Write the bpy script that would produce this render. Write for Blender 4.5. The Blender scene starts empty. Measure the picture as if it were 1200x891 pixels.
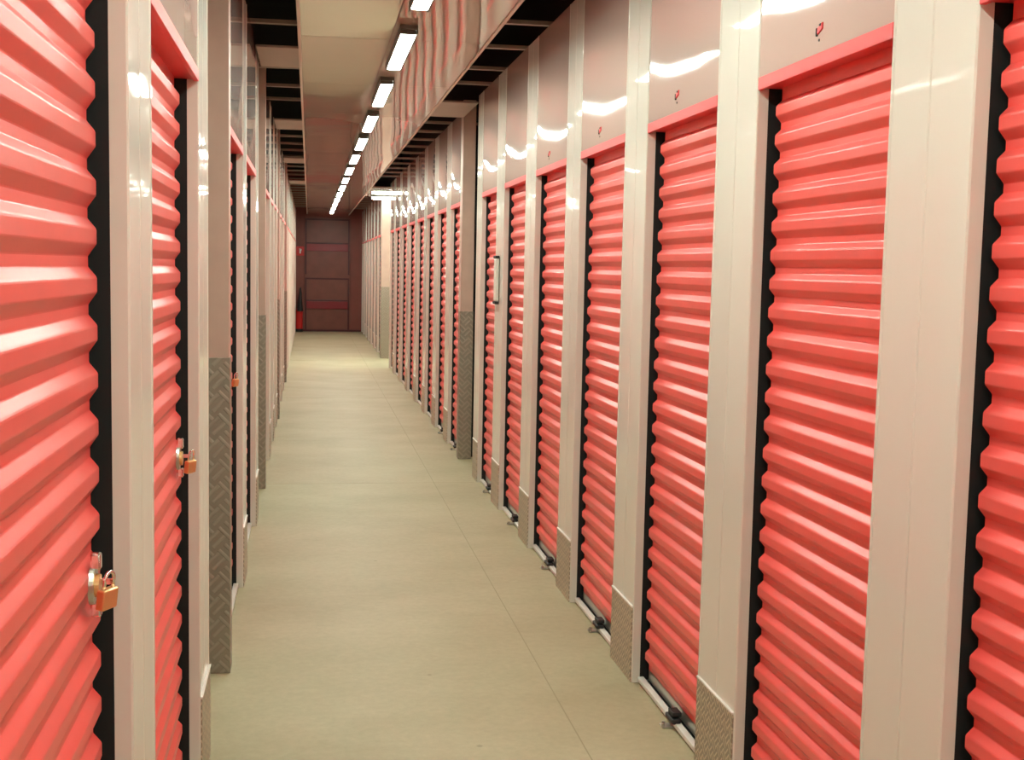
import bpy, bmesh, math, random
from mathutils import Vector, Matrix
random.seed(4)
S = bpy.context.scene
COL = S.collection
PI = math.pi

# ------------------------------------------------------------------ materials
def newmat(name):
    m = bpy.data.materials.new(name); m.use_nodes = True
    nt = m.node_tree; b = nt.nodes['Principled BSDF']
    return m, nt, b
def nd(nt, t, **kw):
    n = nt.nodes.new(t)
    for k, v in kw.items():
        if k in n.inputs.keys(): n.inputs[k].default_value = v
        else: setattr(n, k, v)
    return n
def mat(name, col, rough=.5, metal=0., coat=0., bump=None, mottle=None, spec=.5, coords=(1, 1, 1), crough=.05, cior=1.5):
    """bump=(scale, strength, distance, detail) noise bump; mottle=(scale, amount) colour mottling"""
    m, nt, b = newmat(name); L = nt.links.new
    b.inputs['Base Color'].default_value = (*col, 1); b.inputs['Roughness'].default_value = rough
    b.inputs['Metallic'].default_value = metal
    b.inputs['Coat Weight'].default_value = coat; b.inputs['Coat Roughness'].default_value = crough
    b.inputs['Specular IOR Level'].default_value = spec; b.inputs['Coat IOR'].default_value = cior
    tc = nd(nt, 'ShaderNodeNewGeometry'); mp = nd(nt, 'ShaderNodeMapping'); mp.inputs['Scale'].default_value = coords
    L(tc.outputs['Position'], mp.inputs['Vector'])
    if bump:
        n = nd(nt, 'ShaderNodeTexNoise', Scale=bump[0], Detail=bump[3]); L(mp.outputs[0], n.inputs['Vector'])
        bp = nd(nt, 'ShaderNodeBump', Strength=bump[1], Distance=bump[2]); L(n.outputs['Fac'], bp.inputs['Height'])
        L(bp.outputs[0], b.inputs['Normal']); L(bp.outputs[0], b.inputs['Coat Normal'])
    if mottle:
        n = nd(nt, 'ShaderNodeTexNoise', Scale=mottle[0], Detail=4.); L(mp.outputs[0], n.inputs['Vector'])
        r = nd(nt, 'ShaderNodeMapRange'); r.inputs['From Min'].default_value = .3; r.inputs['From Max'].default_value = .7
        r.inputs['To Min'].default_value = 1 - mottle[1]; r.inputs['To Max'].default_value = 1 + mottle[1]
        L(n.outputs['Fac'], r.inputs['Value'])
        mx = nd(nt, 'ShaderNodeVectorMath', operation='SCALE'); mx.inputs[0].default_value = col
        L(r.outputs[0], mx.inputs['Scale']); L(mx.outputs[0], b.inputs['Base Color'])
    return m
def tread(name, col, cell, rough=.35, metal=.7, lo=.62, hi=1.25):
    """diamond tread plate: raised bars turning direction from cell to cell"""
    m, nt, b = newmat(name); L = nt.links.new
    b.inputs['Base Color'].default_value = (*col, 1); b.inputs['Roughness'].default_value = rough; b.inputs['Metallic'].default_value = metal
    g = nd(nt, 'ShaderNodeNewGeometry'); s = nd(nt, 'ShaderNodeSeparateXYZ'); L(g.outputs['Position'], s.inputs[0])
    def M(op, a, c=None):
        n = nd(nt, 'ShaderNodeMath', operation=op)
        for i, v in enumerate((a, c)):
            if v is None: continue
            if isinstance(v, (int, float)): n.inputs[i].default_value = v
            else: L(v, n.inputs[i])
        return n.outputs[0]
    h = M('ADD', s.outputs[0], s.outputs[1])
    u = M('DIVIDE', M('ADD', h, s.outputs[2]), cell); v = M('DIVIDE', M('SUBTRACT', h, s.outputs[2]), cell)
    par = M('MODULO', M('ADD', M('ABSOLUTE', M('FLOOR', u)), M('ABSOLUTE', M('FLOOR', v))), 2)
    su = M('SINE', M('MULTIPLY', u, 4 * PI)); sv = M('SINE', M('MULTIPLY', v, 4 * PI))
    hh = M('ADD', M('MULTIPLY', par, su), M('MULTIPLY', M('SUBTRACT', 1, par), sv))
    hh = M('SMOOTH_MIN', M('MAXIMUM', hh, 0), .8)
    bp = nd(nt, 'ShaderNodeBump', Strength=.9, Distance=.0022); L(hh, bp.inputs['Height']); L(bp.outputs[0], b.inputs['Normal'])
    cr = nd(nt, 'ShaderNodeMapRange'); L(hh, cr.inputs['Value']); cr.inputs['To Min'].default_value = lo; cr.inputs['To Max'].default_value = hi
    vm = nd(nt, 'ShaderNodeVectorMath', operation='SCALE'); vm.inputs[0].default_value = col; L(cr.outputs[0], vm.inputs['Scale'])
    L(vm.outputs[0], b.inputs['Base Color'])
    return m
def emis(name, col, st):
    m, nt, b = newmat(name)
    b.inputs['Base Color'].default_value = (.9, .9, .9, 1)
    b.inputs['Emission Color'].default_value = (*col, 1); b.inputs['Emission Strength'].default_value = st
    return m

RED = mat('red_coated_steel', (.84, .085, .072), .42, spec=.5, coat=.6, crough=.36, mottle=(7, .04), bump=(60, .04, .002, 2))
RED_TRIM = mat('red_trim', (.78, .058, .062), .4)
WHITE = mat('white_coated_steel', (.72, .70, .62), .5, coat=.7, crough=.04, spec=.3, bump=(1.6, .10, .004, 0.), coords=(1, 1, .5), mottle=(1.5, .02))
PANEL = mat('pink_cast_panel', (.58, .41, .35), .5, spec=.3, coat=1., crough=.035, cior=1.7, bump=(2.0, .14, .006, 0.), coords=(1, 1.6, .8))  # white panels; reflected pink and dim upper light put into base colour
REVEAL = mat('white_edge', (.80, .74, .68), .35)
COLUMN = mat('grey_painted_steel', (.52, .365, .30), .4, mottle=(9, .05))
TREAD = tread('aluminium_tread', (.62, .53, .42), .048)
TREAD_L = tread('worn_tread_plate', (.36, .31, .25), .09, rough=.45, metal=.45, lo=.82, hi=1.08)
BLACK = mat('black_guide', (.006, .006, .006), .7)
DARK = mat('dark_void', (.004, .004, .004), .9)  # near-black shell: darkness of the unlit void is put into its colour
CEIL = mat('gloss_ceiling_panel', (.42, .325, .245), .5, spec=.3, coat=1., crough=.03, cior=2.1, bump=(2.6, .16, .008, .6), coords=(1.0, .9, 1))
CEIL_TRIM = mat('ceiling_edge', (.62, .50, .42), .4)
JOIST = mat('galvanised_joist', (.38, .29, .235), .45, metal=.2)
STEEL = mat('galvanised_steel', (.55, .55, .50), .3, metal=.9)
RAIL = mat('pale_rail', (.72, .70, .64), .35)
CHROME = mat('chrome', (.8, .8, .78), .12, metal=1.)
BRASS = mat('brass', (.80, .50, .22), .3, metal=.7)
WALLEND = mat('red_cast_wall', (.22, .062, .045), .45, mottle=(3, .08))  # red bounce and dimness of the far end put into base colour
DOOREND = mat('red_brown_door', (.19, .060, .042), .4, mottle=(4, .12))
DOORFR = mat('dark_red_frame', (.07, .005, .008), .4)
DOORBAR = mat('crimson_bar', (.22, .004, .012), .35)
LAMPBODY = mat('lamp_housing', (.10, .09, .07), .5)
LAMP = emis('lamp_diffuser', (.89, 1.0, .87), 46)
FIRE = mat('fire_red', (.6, .02, .02), .35)
SIGNW = mat('sign_white', (.8, .8, .8), .5)
RUBBER = mat('black_rubber', (.012, .012, .012), .5)
PALE = mat('pale_plastic', (.72, .74, .66), .3)

def floor_mat():
    m, nt, b = newmat('sealed_concrete'); L = nt.links.new
    g = nd(nt, 'ShaderNodeNewGeometry')
    n1 = nd(nt, 'ShaderNodeTexNoise', Scale=1.1, Detail=5., Roughness=.6); n2 = nd(nt, 'ShaderNodeTexNoise', Scale=28., Detail=5., Roughness=.7)
    mp = nd(nt, 'ShaderNodeMapping'); mp.inputs['Scale'].default_value = (1, 1.3, 1); L(g.outputs['Position'], mp.inputs[0])
    L(mp.outputs[0], n1.inputs[0]); L(g.outputs['Position'], n2.inputs[0])
    cr = nd(nt, 'ShaderNodeValToRGB'); L(n1.outputs[0], cr.inputs[0])
    cr.color_ramp.elements[0].position = .3; cr.color_ramp.elements[0].color = (.375, .325, .195, 1)
    cr.color_ramp.elements[1].position = .72; cr.color_ramp.elements[1].color = (.475, .425, .275, 1)
    mr = nd(nt, 'ShaderNodeMapRange'); L(n2.outputs[0], mr.inputs[0]); mr.inputs['From Min'].default_value = .3; mr.inputs['From Max'].default_value = .7
    mr.inputs['To Min'].default_value = .93; mr.inputs['To Max'].default_value = 1.06
    vm = nd(nt, 'ShaderNodeVectorMath', operation='SCALE'); L(cr.outputs[0], vm.inputs[0]); L(mr.outputs[0], vm.inputs['Scale'])
    # sparse small dark spots of wear
    vo = nd(nt, 'ShaderNodeTexVoronoi', Scale=2.3); L(g.outputs['Position'], vo.inputs['Vector'])
    st = nd(nt, 'ShaderNodeMapRange'); L(vo.outputs['Distance'], st.inputs[0]); st.inputs['From Min'].default_value = .018; st.inputs['From Max'].default_value = .03
    st.inputs['To Min'].default_value = .72; st.inputs['To Max'].default_value = 1
    v2 = nd(nt, 'ShaderNodeVectorMath', operation='SCALE'); L(vm.outputs[0], v2.inputs[0]); L(st.outputs[0], v2.inputs['Scale'])
    L(v2.outputs[0], b.inputs['Base Color'])
    b.inputs['Roughness'].default_value = .55; b.inputs['Specular IOR Level'].default_value = .35
    bp = nd(nt, 'ShaderNodeBump', Strength=.15, Distance=.002); L(n2.outputs[0], bp.inputs['Height']); L(bp.outputs[0], b.inputs['Normal'])
    return m
FLOOR = floor_mat()

# ------------------------------------------------------------------ helpers
def box(bm, x0, x1, y0, y1, z0, z1, bev=0):
    r = bmesh.ops.create_cube(bm, size=1)
    vs = r['verts']
    for v in vs:
        v.co = Vector(((x0 + x1) / 2 + v.co.x * abs(x1 - x0), (y0 + y1) / 2 + v.co.y * abs(y1 - y0), (z0 + z1) / 2 + v.co.z * abs(z1 - z0)))
    if bev:
        es = list({e for v in vs for e in v.link_edges})
        bmesh.ops.bevel(bm, geom=es, offset=bev, segments=2, affect='EDGES', profile=.5)
def cyl(bm, c, r0, r1, h, axis='Z', seg=20):
    r = bmesh.ops.create_cone(bm, cap_ends=True, segments=seg, radius1=r0, radius2=r1, depth=h)
    rot = {'Z': Matrix.Identity(3), 'X': Matrix.Rotation(PI / 2, 3, 'Y'), 'Y': Matrix.Rotation(-PI / 2, 3, 'X')}[axis]
    for v in r['verts']: v.co = rot @ v.co + Vector(c)
def tube(bm, pts, r, seg=10):
    pts = [Vector(p) for p in pts]; rings = []
    for i, p in enumerate(pts):
        d = (pts[min(i + 1, len(pts) - 1)] - pts[max(i - 1, 0)]).normalized()
        a = d.orthogonal().normalized() if i == 0 else (prev - d * prev.dot(d)).normalized()
        prev = a; c = d.cross(a)
        rings.append([bm.verts.new(p + r * (math.cos(t) * a + math.sin(t) * c)) for t in [2 * PI * k / seg for k in range(seg)]])
    for A, B in zip(rings, rings[1:]):
        for k in range(seg): bm.faces.new((A[k], A[(k + 1) % seg], B[(k + 1) % seg], B[k]))
    bm.faces.new(rings[0][::-1]); bm.faces.new(rings[-1])
def obj(name, bm, m, parent=None, smooth=False, off=(0, 0, 0)):
    bmesh.ops.recalc_face_normals(bm, faces=bm.faces)
    if off != (0, 0, 0): bmesh.ops.translate(bm, verts=bm.verts, vec=Vector(off))
    me = bpy.data.meshes.new(name); bm.to_mesh(me); bm.free(); me.materials.append(m)
    if smooth:
        for p in me.polygons: p.use_smooth = True
    o = bpy.data.objects.new(name, me); COL.objects.link(o); o.parent = parent
    return o
def thing(name, loc, label, cat, group=None):
    o = bpy.data.objects.new(name, None); COL.objects.link(o); o.location = loc; o.empty_display_size = .1
    o['label'] = label; o['category'] = cat
    if group: o['group'] = group
    return o
def B(): return bmesh.new()
def obox(name, m, parent, *a, bev=0):
    bm = B(); box(bm, *a, bev=bev); return obj(name, bm, m, parent)
ORD = ['first', 'second', 'third', 'fourth', 'fifth', 'sixth', 'seventh', 'eighth', 'ninth', 'tenth', 'eleventh', 'twelfth', 'thirteenth',
       'fourteenth', 'fifteenth', 'sixteenth', 'seventeenth', 'eighteenth', 'nineteenth', 'twentieth', 'twenty-first', 'twenty-second',
       'twenty-third', 'twenty-fourth', 'twenty-fifth']

XR, XL = 1.27, -.32
HZ, WT, CZ = 2.19, 2.94, 2.85        # head of the doors, top of the wall panels, ceiling
YB, YE = -3.0, 30.5                  # back of the corridor behind the camera, end wall
RD, JD = .034, .15                   # depth of the white reveal, depth of the black guide

# ------------------------------------------------------------------ floor / shell
bm = B(); box(bm, XL - .35, 7.0, YB, YE + .2, -.12, 0)
floor = obj('floor', bm, FLOOR); floor['kind'] = 'structure'
bm = B()
for x in (.94,): box(bm, x - .002, x + .002, YB, YE - .15, .0000, .0006)
for y in (3.2, 9.2, 15.2, 21.2, 27.2): box(bm, XL + .02, XR - .02, y - .002, y + .002, 0, .0006)
obj('floor_joint', bm, mat('joint_filler', (.32, .28, .17), .7), floor)

# ceiling panels with thin dark joints
CX0, CX1, SEAM = -.055, .945, .425
ceil = B(); box(ceil, CX0 + .004, CX1 - .004, YB, YE, CZ + .004, CZ + .03)
ceiling = obj('ceiling', ceil, mat('dark_joint', (.16, .07, .05), .6)); ceiling['kind'] = 'structure'
ys = [YB]; y = 6.82 - 1.7 * 6
while y < YE: 
    if y > YB: ys.append(y)
    y += 1.7
ys.append(YE)
def ceil_panel(x0, x1, y0, y1, ph):
    bm = B(); nx, ny = 10, 10; g = .003
    vs = [[None] * (ny + 1) for _ in range(nx + 1)]
    for i in range(nx + 1):
        for j in range(ny + 1):
            u, v = i / nx, j / ny
            dz = .0025 * math.sin(PI * u) * math.sin(PI * v) * ph
            vs[i][j] = bm.verts.new((x0 + g + (x1 - x0 - 2 * g) * u, y0 + g + (y1 - y0 - 2 * g) * v, CZ + dz))
    for i in range(nx):
        for j in range(ny): bm.faces.new((vs[i][j], vs[i + 1][j], vs[i + 1][j + 1], vs[i][j + 1]))
    box(bm, x0 + .008, x1 - .008, y0 + .008, y1 - .008, CZ + .0032, CZ + .0039)
    return obj('ceiling_panel', bm, CEIL, ceiling, smooth=False)
for y0, y1 in zip(ys, ys[1:]):
    for x0, x1 in ((CX0, SEAM), (SEAM, CX1)):
        o = ceil_panel(x0, x1, y0, y1, random.choice((-1, 1, .6)))
        for p in o.data.polygons: p.use_smooth = abs(p.normal.z) > .9
for x0, x1 in ((CX0 - .012, CX0 + .004), (CX1 - .004, CX1 + .012)):
    obox('edge_trim', CEIL_TRIM, ceiling, x0, x1, YB, YE, CZ - .008, CZ + .05)
# joists seen in the dark slots left and right of the ceiling
JB = CZ + .10
ly = [4.0, 4.75, 5.5, 6.30, 7.06, 8.62, 9.52, 10.28, 12.4] + [13.2 + .8 * k for k in range(21)]
ry = [4.4, 5.2, 6.0, 6.72, 7.48, 8.30, 8.98] + [11.5 + .78 * k for k in range(10)] + [23.0 + .8 * k for k in range(9)]
for yy in ly: obox('joist', JOIST, ceiling, XL - .3, CX0 + .02, yy, yy + .04, JB, JB + .022)
for yy in ry: obox('joist', JOIST, ceiling, CX1 - .02, XR + .3, yy, yy + .04, JB, JB + .022)
for a, b2 in ((7.36, 8.08), (11.0, 11.75), (14.9, 15.6), (18.9, 19.6)):
    bm = B(); box(bm, XL + .012, CX0 - .012, a, b2, CZ + .02, CZ + .034, bev=.002); obj('cross_beam', bm, JOIST, ceiling)
for a, b2 in ((9.4, 10.32),):
    bm = B(); box(bm, CX1 + .012, XR - .012, a, b2, CZ + .02, CZ + .034, bev=.002); obj('cross_beam', bm, JOIST, ceiling)
# ceiling over the side passage
bm = B(); box(bm, CX1 + .012, 7.0, 19.75, 22.15, CZ, CZ + .03); obj('passage_ceiling_panel', bm, CEIL, ceiling)
# roof deck above everything, coloured near-black to stand for the unlit void
roof = obox('ceiling_deck', DARK, None, XL - .5, 7.1, YB - .1, YE + .3, 3.9, 4.0); roof['kind'] = 'structure'
roof.name = 'roof_deck_1'

# ------------------------------------------------------------------ side walls
wr = obox('wall_right', DARK, None, XR + .30, XR + .34, YB, 19.86, 0, 3.9); wr['kind'] = 'structure'
wl = obox('wall_left', DARK, None, XL - .34, XL - .30, YB, YE, 0, 3.9); wl['kind'] = 'structure'
wf = obox('wall_right_far', DARK, None, XR + .30, XR + .34, 22.0, YE, 0, 3.9); wf['kind'] = 'structure'
wb = obox('wall_back', WHITE, None, XL - .35, XR + .35, YB - .1, YB, 0, 3.9); wb['kind'] = 'structure'

def pilaster(s, X, y0, y1, parent, kick=True, ztop=WT):
    """s=+1 right wall (face towards -X), -1 left wall; white folded panel with a middle seam, beaded edges"""
    prof = [(y0, RD), (y0, .004), (y0 + .003, 0), (y0 + .010, 0), (y0 + .013, .0025)]
    mid = (y0 + y1) / 2; n = 7
    for k in range(1, n): prof.append((y0 + .013 + (mid - .005 - y0 - .013) * k / n, .0025 - .0001 * math.sin(PI * k / n)))
    prof += [(mid - .004, .0025), (mid - .0012, .0055), (mid + .0012, .0055), (mid + .004, .0025)]
    for k in range(1, n): prof.append((mid + .004 + (y1 - .013 - mid - .004) * k / n, .0025 - .0001 * math.sin(PI * k / n)))
    prof += [(y1 - .013, .0025), (y1 - .010, 0), (y1 - .003, 0), (y1, .004), (y1, RD)]
    bm = B(); lo = [bm.verts.new((X + s * d, y, 0)) for y, d in prof]; hi = [bm.verts.new((X + s * d, y, ztop)) for y, d in prof]
    for k in range(len(prof) - 1): bm.faces.new((lo[k], lo[k + 1], hi[k + 1], hi[k]))
    bm.faces.new((lo[0], hi[0], hi[-1], lo[-1])); bm.faces.new(lo[::-1]); bm.faces.new(hi)
    p = obj('pilaster', bm, WHITE, parent)
    # black inner jambs with the door guides
    gd = obox('door_guide', BLACK, p, X + s * RD, X + s * (RD + JD), y0 + .001, y1 - .001, 0, HZ + .2)
    if kick:
        bm = B(); box(bm, X - s * .004, X + s * .003, y0 + .006, y1 - .006, 0.001, .302, bev=.0015)
        k = obj('kick_plate', bm, TREAD, p)
        k['label'] = 'patterned aluminium kick plate'
        bm = B(); box(bm, X - s * .006, X + s * .003, y0 + .005, y1 - .005, .302, .308); obj('kick_plate_lip', bm, REVEAL, p)
    return p
def over_panel(s, X, y0, y1, parent):
    bm = B(); nu, nv = 14, 16; vs = []
    z0, z1 = HZ, WT; d0 = .0055
    for i in range(nu + 1):
        row = []
        for j in range(nv + 1):
            u, v = i / nu, j / nv
            d = .003 + d0 * math.sin(PI * u) ** .8 * math.sin(PI * min(1, v * 1.0)) 
            row.append(bm.verts.new((X + s * d, y0 + .001 + (y1 - y0 - .002) * u, z0 + (z1 - z0) * v)))
        vs.append(row)
    for i in range(nu):
        for j in range(nv): bm.faces.new((vs[i][j], vs[i + 1][j], vs[i + 1][j + 1], vs[i][j + 1]))
    box(bm, X + s * .011, X + s * RD, y0 + .001, y1 - .001, z0, z1)
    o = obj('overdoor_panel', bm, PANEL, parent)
    for p in o.data.polygons: p.use_smooth = abs(p.normal.x) > .9
    return o

# ------------------------------------------------------------------ roller door
LPH = -.0055
def curtain_bm(s, L, z0, z1):
    """corrugated roller curtain, local: X=0 wall face, Y 0..L, crest depth .040, valley .056"""
    CR, VA = (.043, .060) if s > 0 else (.051, .066)
    PITCH = .0822 if s > 0 else .085
    pts = []
    pts.append((z1, VA)); zc = z1 - .021 - (0 if s > 0 else LPH); pts.append((zc, VA))
    n = int((zc - z0) / PITCH)
    for k in range(n):
        t = zc - k * PITCH
        for f, d in ((.0, VA), (.18, VA), (.205, VA - .001), (.365, CR + .0028), (.40, CR + .0008), (.435, CR), (.70, CR), (.73, CR + .0007), (.76, CR + .0024), (.955, VA - .001), (.985, VA)):
            pts.append((t - f * PITCH, d))
    pts.append((zc - n * PITCH, VA)); pts.append((z0, VA))
    bm = B(); T = .004
    fa = [[bm.verts.new((s * d, y, z)) for z, d in pts] for y in (0, L)]
    ba = [[bm.verts.new((s * (d + T), y, z)) for z, d in pts] for y in (0, L)]
    nf = []
    for k in range(len(pts) - 1):
        f1 = bm.faces.new((fa[0][k], fa[0][k + 1], fa[1][k + 1], fa[1][k])); f1.smooth = False
        f2 = bm.faces.new((ba[0][k], ba[1][k], ba[1][k + 1], ba[0][k + 1])); f2.smooth = False
    for e in (0, 1):
        a = [bm.verts.new(v.co) for v in fa[e]]; b2 = [bm.verts.new(v.co) for v in ba[e]]
        for k in range(len(pts) - 1): bm.faces.new((a[k], a[k + 1], b2[k + 1], b2[k]))
    return bm
def finish(name, bm, m, parent):
    me = bpy.data.meshes.new(name); bmesh.ops.recalc_face_normals(bm, faces=bm.faces); bm.to_mesh(me); bm.free(); me.materials.append(m)
    o = bpy.data.objects.new(name, me); COL.objects.link(o); o.parent = parent; return o
def roller_door(s, X, y0, y1, label, group, latch=False, hasp=None):
    t = thing('roller_shutter', (X, y0, 0), label, 'roller door', group)
    W = y1 - y0; g = .022 if (s > 0 and y0 < 2) else .038
    z0 = .062
    # shutter mesh: smooth slats
    me = curtain_bm(s, W - 2 * g, z0, HZ - .03)
    c = finish('curtain', me, RED, t); c.location = (0, g, 0)
    bm = B(); box(bm, s * .0, s * .014, .002, W - .002, HZ - .036, HZ, bev=.0015); box(bm, s * .008, s * .075, .002, W - .002, HZ - .030, HZ - .022)
    obj('lintel', bm, RED_TRIM, t)
    bm = B(); box(bm, s * .060, s * .067, g, W - g, .022, z0 + .004); obj('bottom_seal', bm, STEEL, t)
    bm = B(); box(bm, s * .024, s * .049, .004, W - .004, .008, .026, bev=.003); box(bm, s * .032, s * .049, .004, W - .004, .001, .009); obj('threshold', bm, RAIL, t)
    bm = B(); box(bm, s * .049, s * .075, .004, W - .004, .001, .012); obj('sill_channel', bm, RUBBER, t)
    if latch:
        ym = W * .42
        bm = B(); box(bm, s * .012, s * .045, ym - .045, ym + .045, .022, .040, bev=.004); box(bm, s * .018, s * .052, ym - .03, ym + .03, .044, .060, bev=.003)
        b0 = obj('bottom_lock', bm, RUBBER, t)
        bm = B(); box(bm, -s * .016, s * .026, ym - .022, ym + .022, .002, .007, bev=.001)
        cyl(bm, (-s * .012, ym - .012, .011), .006, .006, .012); cyl(bm, (-s * .004, ym + .012, .011), .006, .006, .012)
        obj('floor_catch', bm, STEEL, b0)
    if hasp:
        yy, zz = hasp; yy -= y0
        bm = B(); cyl(bm, (s * .048, yy, zz), .034, .031, .008, 'X', 28)
        h = obj('hasp', bm, STEEL, t)
        bm = B(); cyl(bm, (s * .041, yy, zz), .021, .020, .010, 'X', 24); obj('lock_cylinder', bm, BRASS, h)
        bm = B(); box(bm, s * .034, s * .052, yy - .010, yy + .010, zz + .028, zz + .058, bev=.004)
        obj('hasp_bracket', bm, CHROME, h)
        bm = B(); box(bm, s * .034, s * .052, yy - .010, yy + .010, zz - .055, zz - .028, bev=.004); obj('hasp_bracket', bm, CHROME, h)
        bm = B(); box(bm, s * .014, s * .046, yy + .002, yy + .030, zz + .000, zz + .012, bev=.002); obj('staple', bm, CHROME, h)
    return t
def padlock(loc, label, rz, scale=1.):
    t = thing('padlock', loc, label, 'padlock'); t.rotation_euler = (math.radians(8), 0, rz); t.scale = (scale,) * 3
    bm = B(); box(bm, -.020, .020, -.008, .008, -.042, -.006, bev=.003); obj('body', bm, BRASS, t)
    bm = B(); pts = [(-.012, 0, -.008), (-.012, 0, .010)] + [(-.012 * math.cos(a), 0, .010 + .013 * math.sin(a)) for a in [PI * k / 10 for k in range(1, 10)]] + [(.012, 0, .010), (.012, 0, -.008)]
    tube(bm, pts, .0032); obj('shackle', bm, CHROME, t, smooth=True)
    return t

# positions of the near edge of every pilaster, measured along the corridor
R_near = [1.07, 2.253, 3.443, 4.62, 5.80, 6.975, 8.12, 9.20, 10.46, 11.27, 12.42, 13.58, 14.78, 16.05, 17.35, 18.62]
R_w = [.35, .356, .358, .34, .33, .33, .34, .27, .10, .35, .34, .34, .34, .34, .34, .34]
L_near = [.90, 2.317, 3.75, 5.01, 6.22, 7.70, 9.10, 10.33, 11.40, 12.45, 13.60]
y = 14.8
while y < 29.6: L_near.append(y); y += 1.2
L_w = [.33] * len(L_near); L_w[3] = .20; L_w[6] = .2
RF_near = [22.15 + 1.2 * k for k in range(7)]

def niche(s, X, y0, y1, parent):
    "open recess beside a column instead of a door"
    bm = B(); box(bm, X + s * .16, X + s * .18, y0 - .30, y1 + .0, 0, WT); obj('niche_panel', bm, WHITE, parent)
def build_side(s, X, nears, ws, ystart, yend, parent, side, latches=(), kicks=None, hasps={}, lab=None, niches=()):
    first = True
    prev = ystart
    for i, (yn, w) in enumerate(zip(nears, ws)):
        if i in niches: niche(s, X, prev, yn, parent)
        elif yn - prev > .3:
            roller_door(s, X, prev, yn, lab(i), 'red roller doors on the ' + side, latch=(i in latches), hasp=hasps.get(i))
            over_panel(s, X, prev, yn, parent)
        pilaster(s, X, yn, yn + w, parent, kick=True if kicks is None else (i in kicks))
        prev = yn + w
    if yend - prev > .3:
        roller_door(s, X, prev, yend, lab(len(nears)), 'red roller doors on the ' + side)
        over_panel(s, X, prev, yend, parent)

def labR(i):
    if i == 1: return 'red roller door cut off by the right edge of the photo'
    if i == 2: return 'widest red roller door on the right, between the two nearest white pilasters'
    if i == 7: return 'red roller door on the right between the slim pale fitting and grey column'
    if i == 9: return 'red roller door on the right wall just beyond the first grey column'
    if i == 0: return 'red roller door behind the camera on the right wall'
    if i < 8: return 'red roller door on the right wall, %s from the right edge of the photo' % ORD[i - 1]
    if i == 16: return 'last red roller door on the right wall before the side passage'
    return 'red roller door on the right wall, %s beyond the first grey column' % ORD[i - 9]
def labL(i):
    if i == 0: return 'red roller door behind the camera on the left wall'
    if i == 1: return 'large red roller door at the left edge of the photo, closed with a brass padlock'
    if i == 2: return 'second red roller door on the left, narrow, with a padlock and red lintel end'
    if i == 4: return 'red roller door beyond the first left grey column, with a small dark lock'
    return 'thin sliver of red roller door on the left wall, %s from the front' % ORD[i - 2 if i < 6 else i - 3]
def labF(i): return 'distant red roller door on the right beyond the side passage, %s from the passage' % ORD[i - 1]

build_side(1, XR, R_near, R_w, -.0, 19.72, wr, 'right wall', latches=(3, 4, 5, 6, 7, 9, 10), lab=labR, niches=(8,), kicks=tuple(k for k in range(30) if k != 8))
pilaster(1, XR, 19.72, 19.86, wr, kick=False)
build_side(-1, XL, L_near, L_w, -.1, YE - .35, wl, 'left wall', hasps={1: (2.19, 1.066), 2: (3.61, 1.068)}, kicks=(2, 4, 5, 7, 8, 9, 10, 11, 12), lab=labL, niches=(3, 6))
pilaster(-1, XL, YE - .35, YE - .002, wl, kick=False)
build_side(1, XR, RF_near, [.34] * len(RF_near), 22.0, YE - .12, wf, 'far right wall', lab=labF)
pilaster(1, XR, YE - .12, YE - .002, wf, kick=False)
# plain wall behind the camera
for s, X, y1, par in ((1, XR, 0.0, wr), (-1, XL, -.1, wl)):
    bm = B(); box(bm, X, X + s * RD, YB, y1, 0, WT); obj('plain_panel', bm, WHITE, par)
# side passage
pw = obox('wall_passage_near', WHITE, None, XR + .34, 7.0, 19.80, 19.86, 0, CZ); pw['kind'] = 'structure'
pf = obox('wall_passage_far', WHITE, None, XR + .34, 7.0, 22.0, 22.06, 0, CZ); pf['kind'] = 'structure'
pe = obox('wall_passage_end', WHITE, None, 6.95, 7.0, 19.86, 22.0, 0, CZ); pe['kind'] = 'structure'

# ------------------------------------------------------------------ columns
def column(x0, x1, y0, y1, label, top=WT + .1):
    cx, cy = (x0 + x1) / 2, (y0 + y1) / 2
    t = thing('steel_column', (cx, cy, 0), label, 'column', 'square steel columns')
    a, b2 = (x1 - x0) / 2, (y1 - y0) / 2
    bm = B(); box(bm, -a, a, -b2, b2, .0, top, bev=.004); obj('post', bm, COLUMN, t)
    bm = B(); box(bm, -a - .003, a + .003, -b2 - .003, b2 + .003, .001, 1.262, bev=.002)
    g = obj('guard_plate', bm, TREAD_L, t); g['label'] = 'dark diamond-tread metal guard around the foot'
    return t
column(-.41, -.306, 4.90, 5.0, 'square grey steel column on the left between the second and third roller doors, tread plate on its foot', top=3.2)
column(-.36, -.309, 9.0, 9.09, 'slim square column farther along the left wall, second from the front')
column(-.36, -.306, 13.1, 13.18, 'distant square column on the left wall, third from the front')
column(-.36, -.306, 17.2, 17.28, 'farthest square column on the left wall')
column(1.262, 1.368, 10.34, 10.45, 'square grey-brown steel column on the right wall under the ceiling cross beam', top=CZ + .17)
column(1.25, 1.43, 21.80, 21.97, 'pale square column at the far corner of the lit side passage', top=CZ)

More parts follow.
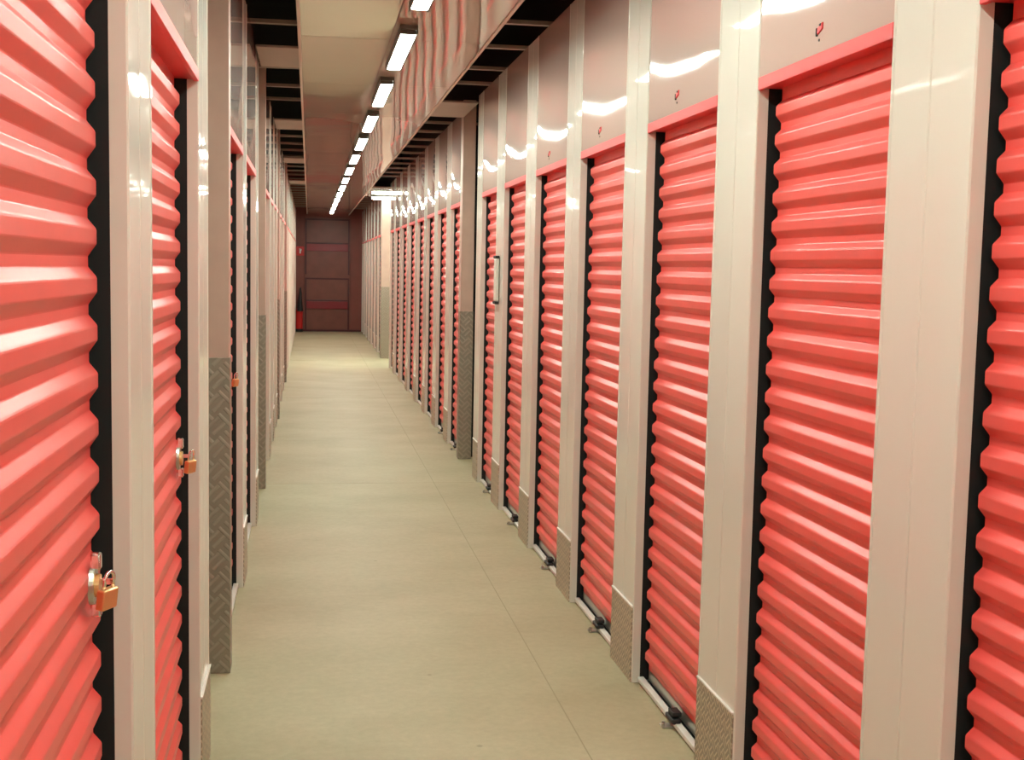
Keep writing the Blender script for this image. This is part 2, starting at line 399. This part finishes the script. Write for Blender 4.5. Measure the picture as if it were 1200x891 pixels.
# ------------------------------------------------------------------ lamps
def lamp(y0, y1, label, x0=.456, x1=.532):
    t = thing('ceiling_lamp', ((x0 + x1) / 2, (y0 + y1) / 2, CZ), label, 'lamp', 'row of strip lamps along the ceiling')
    h = (y1 - y0) / 2; w = (x1 - x0) / 2
    bm = B(); box(bm, -w - .008, w + .008, -h - .05, h + .05, -.022, .0, bev=.003)
    for q in (-1, 1): box(bm, q * (w + .001), q * (w + .008), -h - .05, h + .05, -.043, -.020)
    obj('housing', bm, LAMPBODY, t)
    bm = B(); box(bm, -w, w, -h, h, -.044, -.022, bev=.008); obj('diffuser', bm, LAMP, t)
    bm = B(); box(bm, -w, w, -h - .022, -h, -.042, -.022, bev=.003); obj('end_cap', bm, LAMPBODY, t)
    bm = B(); box(bm, -w, w, h, h + .022, -.042, -.022, bev=.003); obj('end_cap', bm, LAMPBODY, t)
    return t
k = 0
yc = 7.0 - 1.77 * 5
vis = 0
while yc < YE - .6:
    if yc > 5: 
        vis += 1
        lb = {1: 'white strip lamp cut off by the top edge of the photo', 2: 'largest whole white strip lamp on the ceiling, nearest the camera'}.get(vis, '%s white strip lamp from the camera in the ceiling row' % ORD[min(vis - 1, 20)])
    else: lb = 'white strip lamp on the ceiling above or behind the camera'
    lamp(yc - .57, yc + .57, lb); yc += 1.77
for yy, q, lb in ((20.1, 0, 'strip lamp set crosswise at the near side of the side passage'), (21.75, 1, 'strip lamp set crosswise at the far side of the side passage')):
    t = thing('ceiling_lamp', (1.65, yy, CZ), lb, 'lamp', 'crosswise strip lamps in the side passage')
    bm = B(); box(bm, -.60, .75, -.04, .04, -.03, 0, bev=.003); obj('housing', bm, LAMPBODY, t)
    bm = B(); box(bm, -.58, .73, -.035, .035, -.065, -.03, bev=.008); obj('diffuser', bm, LAMP, t)
for xx in (3.4, 5.2):
    t = thing('ceiling_lamp', (xx, 20.9, CZ), 'strip lamp deeper inside the side passage, %s of two' % ('nearer' if xx < 4 else 'farther'), 'lamp')
    bm = B(); box(bm, -.6, .6, -.04, .04, -.03, 0, bev=.003); obj('housing', bm, LAMPBODY, t)
    bm = B(); box(bm, -.58, .58, -.035, .035, -.065, -.03, bev=.008); obj('diffuser', bm, LAMP, t)

# ------------------------------------------------------------------ end wall with the red door
we = obox('wall_end', WALLEND, None, XL - .34, XR + .34, YE, YE + .12, 0, 3.9); we['kind'] = 'structure'
bm = B(); box(bm, -.12, .99, YE - .03, YE, .0, 2.78, bev=.004); d = obj('door_1', bm, DOOREND); d['kind'] = 'structure'
def fr(name, m, *a): bm = B(); box(bm, *a, bev=.004); return obj(name, bm, m, d)
for z0, z1 in ((1.39, 2.74), (.03, 1.31)):
    bm = B()
    box(bm, -.10, -.065, YE - .045, YE - .03, z0, z1); box(bm, .93, .965, YE - .045, YE - .03, z0, z1)
    box(bm, -.10, .965, YE - .046, YE - .03, z1 - .04, z1)
    obj('frame', bm, DOORFR, d)
for z0, z1 in ((1.96, 2.13), (.56, .74)):
    fr('push_bar', DOORBAR, -.065, .93, YE - .07, YE - .03, z0, z1)
    fr('bar_shadow_strip', DOORFR, -.065, .93, YE - .045, YE - .03, z1, z1 + .035)
t2 = obox('baseboard_end', DOORFR, None, XL + .02, XR - .02, YE - .035, YE - .031, 0.001, .05); t2['kind'] = 'structure'
# fire sign
sg = thing('fire_sign', (-.22, YE - .012, 1.95), 'small square red safety sign on the end wall left of the door', 'sign')
bm = B(); box(bm, -.095, .095, -.006, .006, -.11, .11, bev=.002); obj('plate', bm, FIRE, sg)
bm = B(); box(bm, -.018, .018, -.010, -.005, -.06, .035, bev=.003); box(bm, -.028, .012, -.010, -.005, .042, .056); box(bm, .010, .03, -.010, -.005, .0, .05); obj('symbol', bm, SIGNW, sg)
# extinguisher
ex = thing('fire_extinguisher', (-.235, YE - .18, 0), 'red fire extinguisher with black hose and horn standing at the foot of the end wall', 'fire extinguisher')
bm = B(); cyl(bm, (0, 0, .30), .085, .085, .46, seg=28); cyl(bm, (0, 0, .555), .085, .035, .05, seg=28); obj('cylinder', bm, FIRE, ex, smooth=False)
bm = B(); cyl(bm, (0, 0, .035), .09, .09, .07, seg=28); obj('foot_ring', bm, RUBBER, ex)
bm = B(); cyl(bm, (0, 0, .62), .028, .025, .09, seg=20); box(bm, -.01, .01, -.10, .03, .66, .68, bev=.003); box(bm, -.01, .01, -.11, .03, .70, .715, bev=.003); obj('valve_handle', bm, RUBBER, ex)
bm = B(); cyl(bm, (.02, -.07, .78), .075, .02, .56, seg=24); obj('horn', bm, RUBBER, ex)
bm = B(); tube(bm, [(0, -.03, .64), (.04, -.06, .74), (.05, -.07, .92), (.03, -.07, 1.08), (.02, -.07, 1.05)], .012); obj('hose', bm, RUBBER, ex, smooth=True)

# ------------------------------------------------------------------ small fittings
for i, (yy, lb) in enumerate(((3.02, 'small red and black fitting above the widest roller door on the right'),
                              (4.25, 'small red fitting above the second whole roller door on the right'),
                              (5.42, 'tiny red fitting above the third whole roller door on the right'),
                              (6.6, 'tiny fitting above the fourth whole roller door on the right'))):
    t = thing('door_sensor', (XR + .0085, yy, 2.245), lb, 'sensor', 'small fittings above the right doors'); t.scale = (.8, .8, .8)
    bm = B(); box(bm, -.010, 0, -.020, .018, -.004, .018, bev=.003)
    for v in bm.verts: v.co.z += .35 * (-v.co.y)
    obj('body', bm, RED_TRIM, t)
    bm = B(); box(bm, -.012, -.002, -.014, .000, .014, .022, bev=.002); box(bm, -.012, -.002, .018, .024, -.014, .012, bev=.002); obj('clip', bm, RUBBER, t)
    bm = B(); cyl(bm, (-.002, .004, -.028), .0045, .0045, .012, 'X', 12); obj('screw', bm, RUBBER, t)
t = thing('wall_fitting', (XR - .002, 8.32, 1.55), 'slim upright pale fitting with dark ends on a white pilaster right of the grey column', 'fitting')
bm = B(); box(bm, -.022, 0, -.055, .055, -.145, .145, bev=.01); obj('tube', bm, PALE, t)
for z in (-.155, .155):
    bm = B(); box(bm, -.026, 0, -.060, .060, z - .010, z + .010, bev=.004); obj('end_cap', bm, RUBBER, t)
# long translucent strip on the first left pilaster
# padlocks hanging from the left doors
padlock((XL - .013, 2.13, 1.082), 'brass padlock hanging from the hasp of the large red door at the left edge', math.radians(62))
padlock((XL - .008, 3.56, 1.075), 'brass padlock on the second red roller door on the left', math.radians(62))
padlock((XL - .02, 5.93, 1.09), 'small dark padlock on the roller door beyond the first left column', math.radians(60))

# ------------------------------------------------------------------ camera
f = 1443.; vp = (362.5, 310.); sl = .020
Y = Vector(((vp[0] - 600) / f, (vp[1] - 445.5) / f, 1)).normalized()
p = Vector(((vp[0] + 1000 - 600) / f, (vp[1] + 1000 * sl - 445.5) / f, 1))
n = Y.cross(p).normalized()
if n.y < 0: n = -n
Z = -n; X = Y.cross(Z)
if X.x < 0: X = -X
# rows: camera right, down, forward expressed in world axes
right = Vector((X.x, Y.x, Z.x)); down = Vector((X.y, Y.y, Z.y)); fwd = Vector((X.z, Y.z, Z.z))
R = Matrix((right, -down, -fwd)).transposed().to_4x4()
cam = bpy.data.cameras.new('camera'); co = bpy.data.objects.new('camera', cam); COL.objects.link(co)
co.matrix_world = Matrix.Translation((0, 0, 1.63)) @ R
cam.sensor_width = 36; cam.sensor_fit = 'HORIZONTAL'; cam.lens = 36 * f / 1200; cam.clip_start = .02; cam.clip_end = 100
S.camera = co

w = bpy.data.worlds.new('world'); S.world = w; w.use_nodes = True
w.node_tree.nodes['Background'].inputs[0].default_value = (.001, .001, .001, 1); w.node_tree.nodes['Background'].inputs[1].default_value = 1
S.view_settings.view_transform = 'Standard'; S.view_settings.look = 'None'; S.view_settings.gamma = 1; S.view_settings.exposure = .8
S.view_settings.use_curve_mapping = False
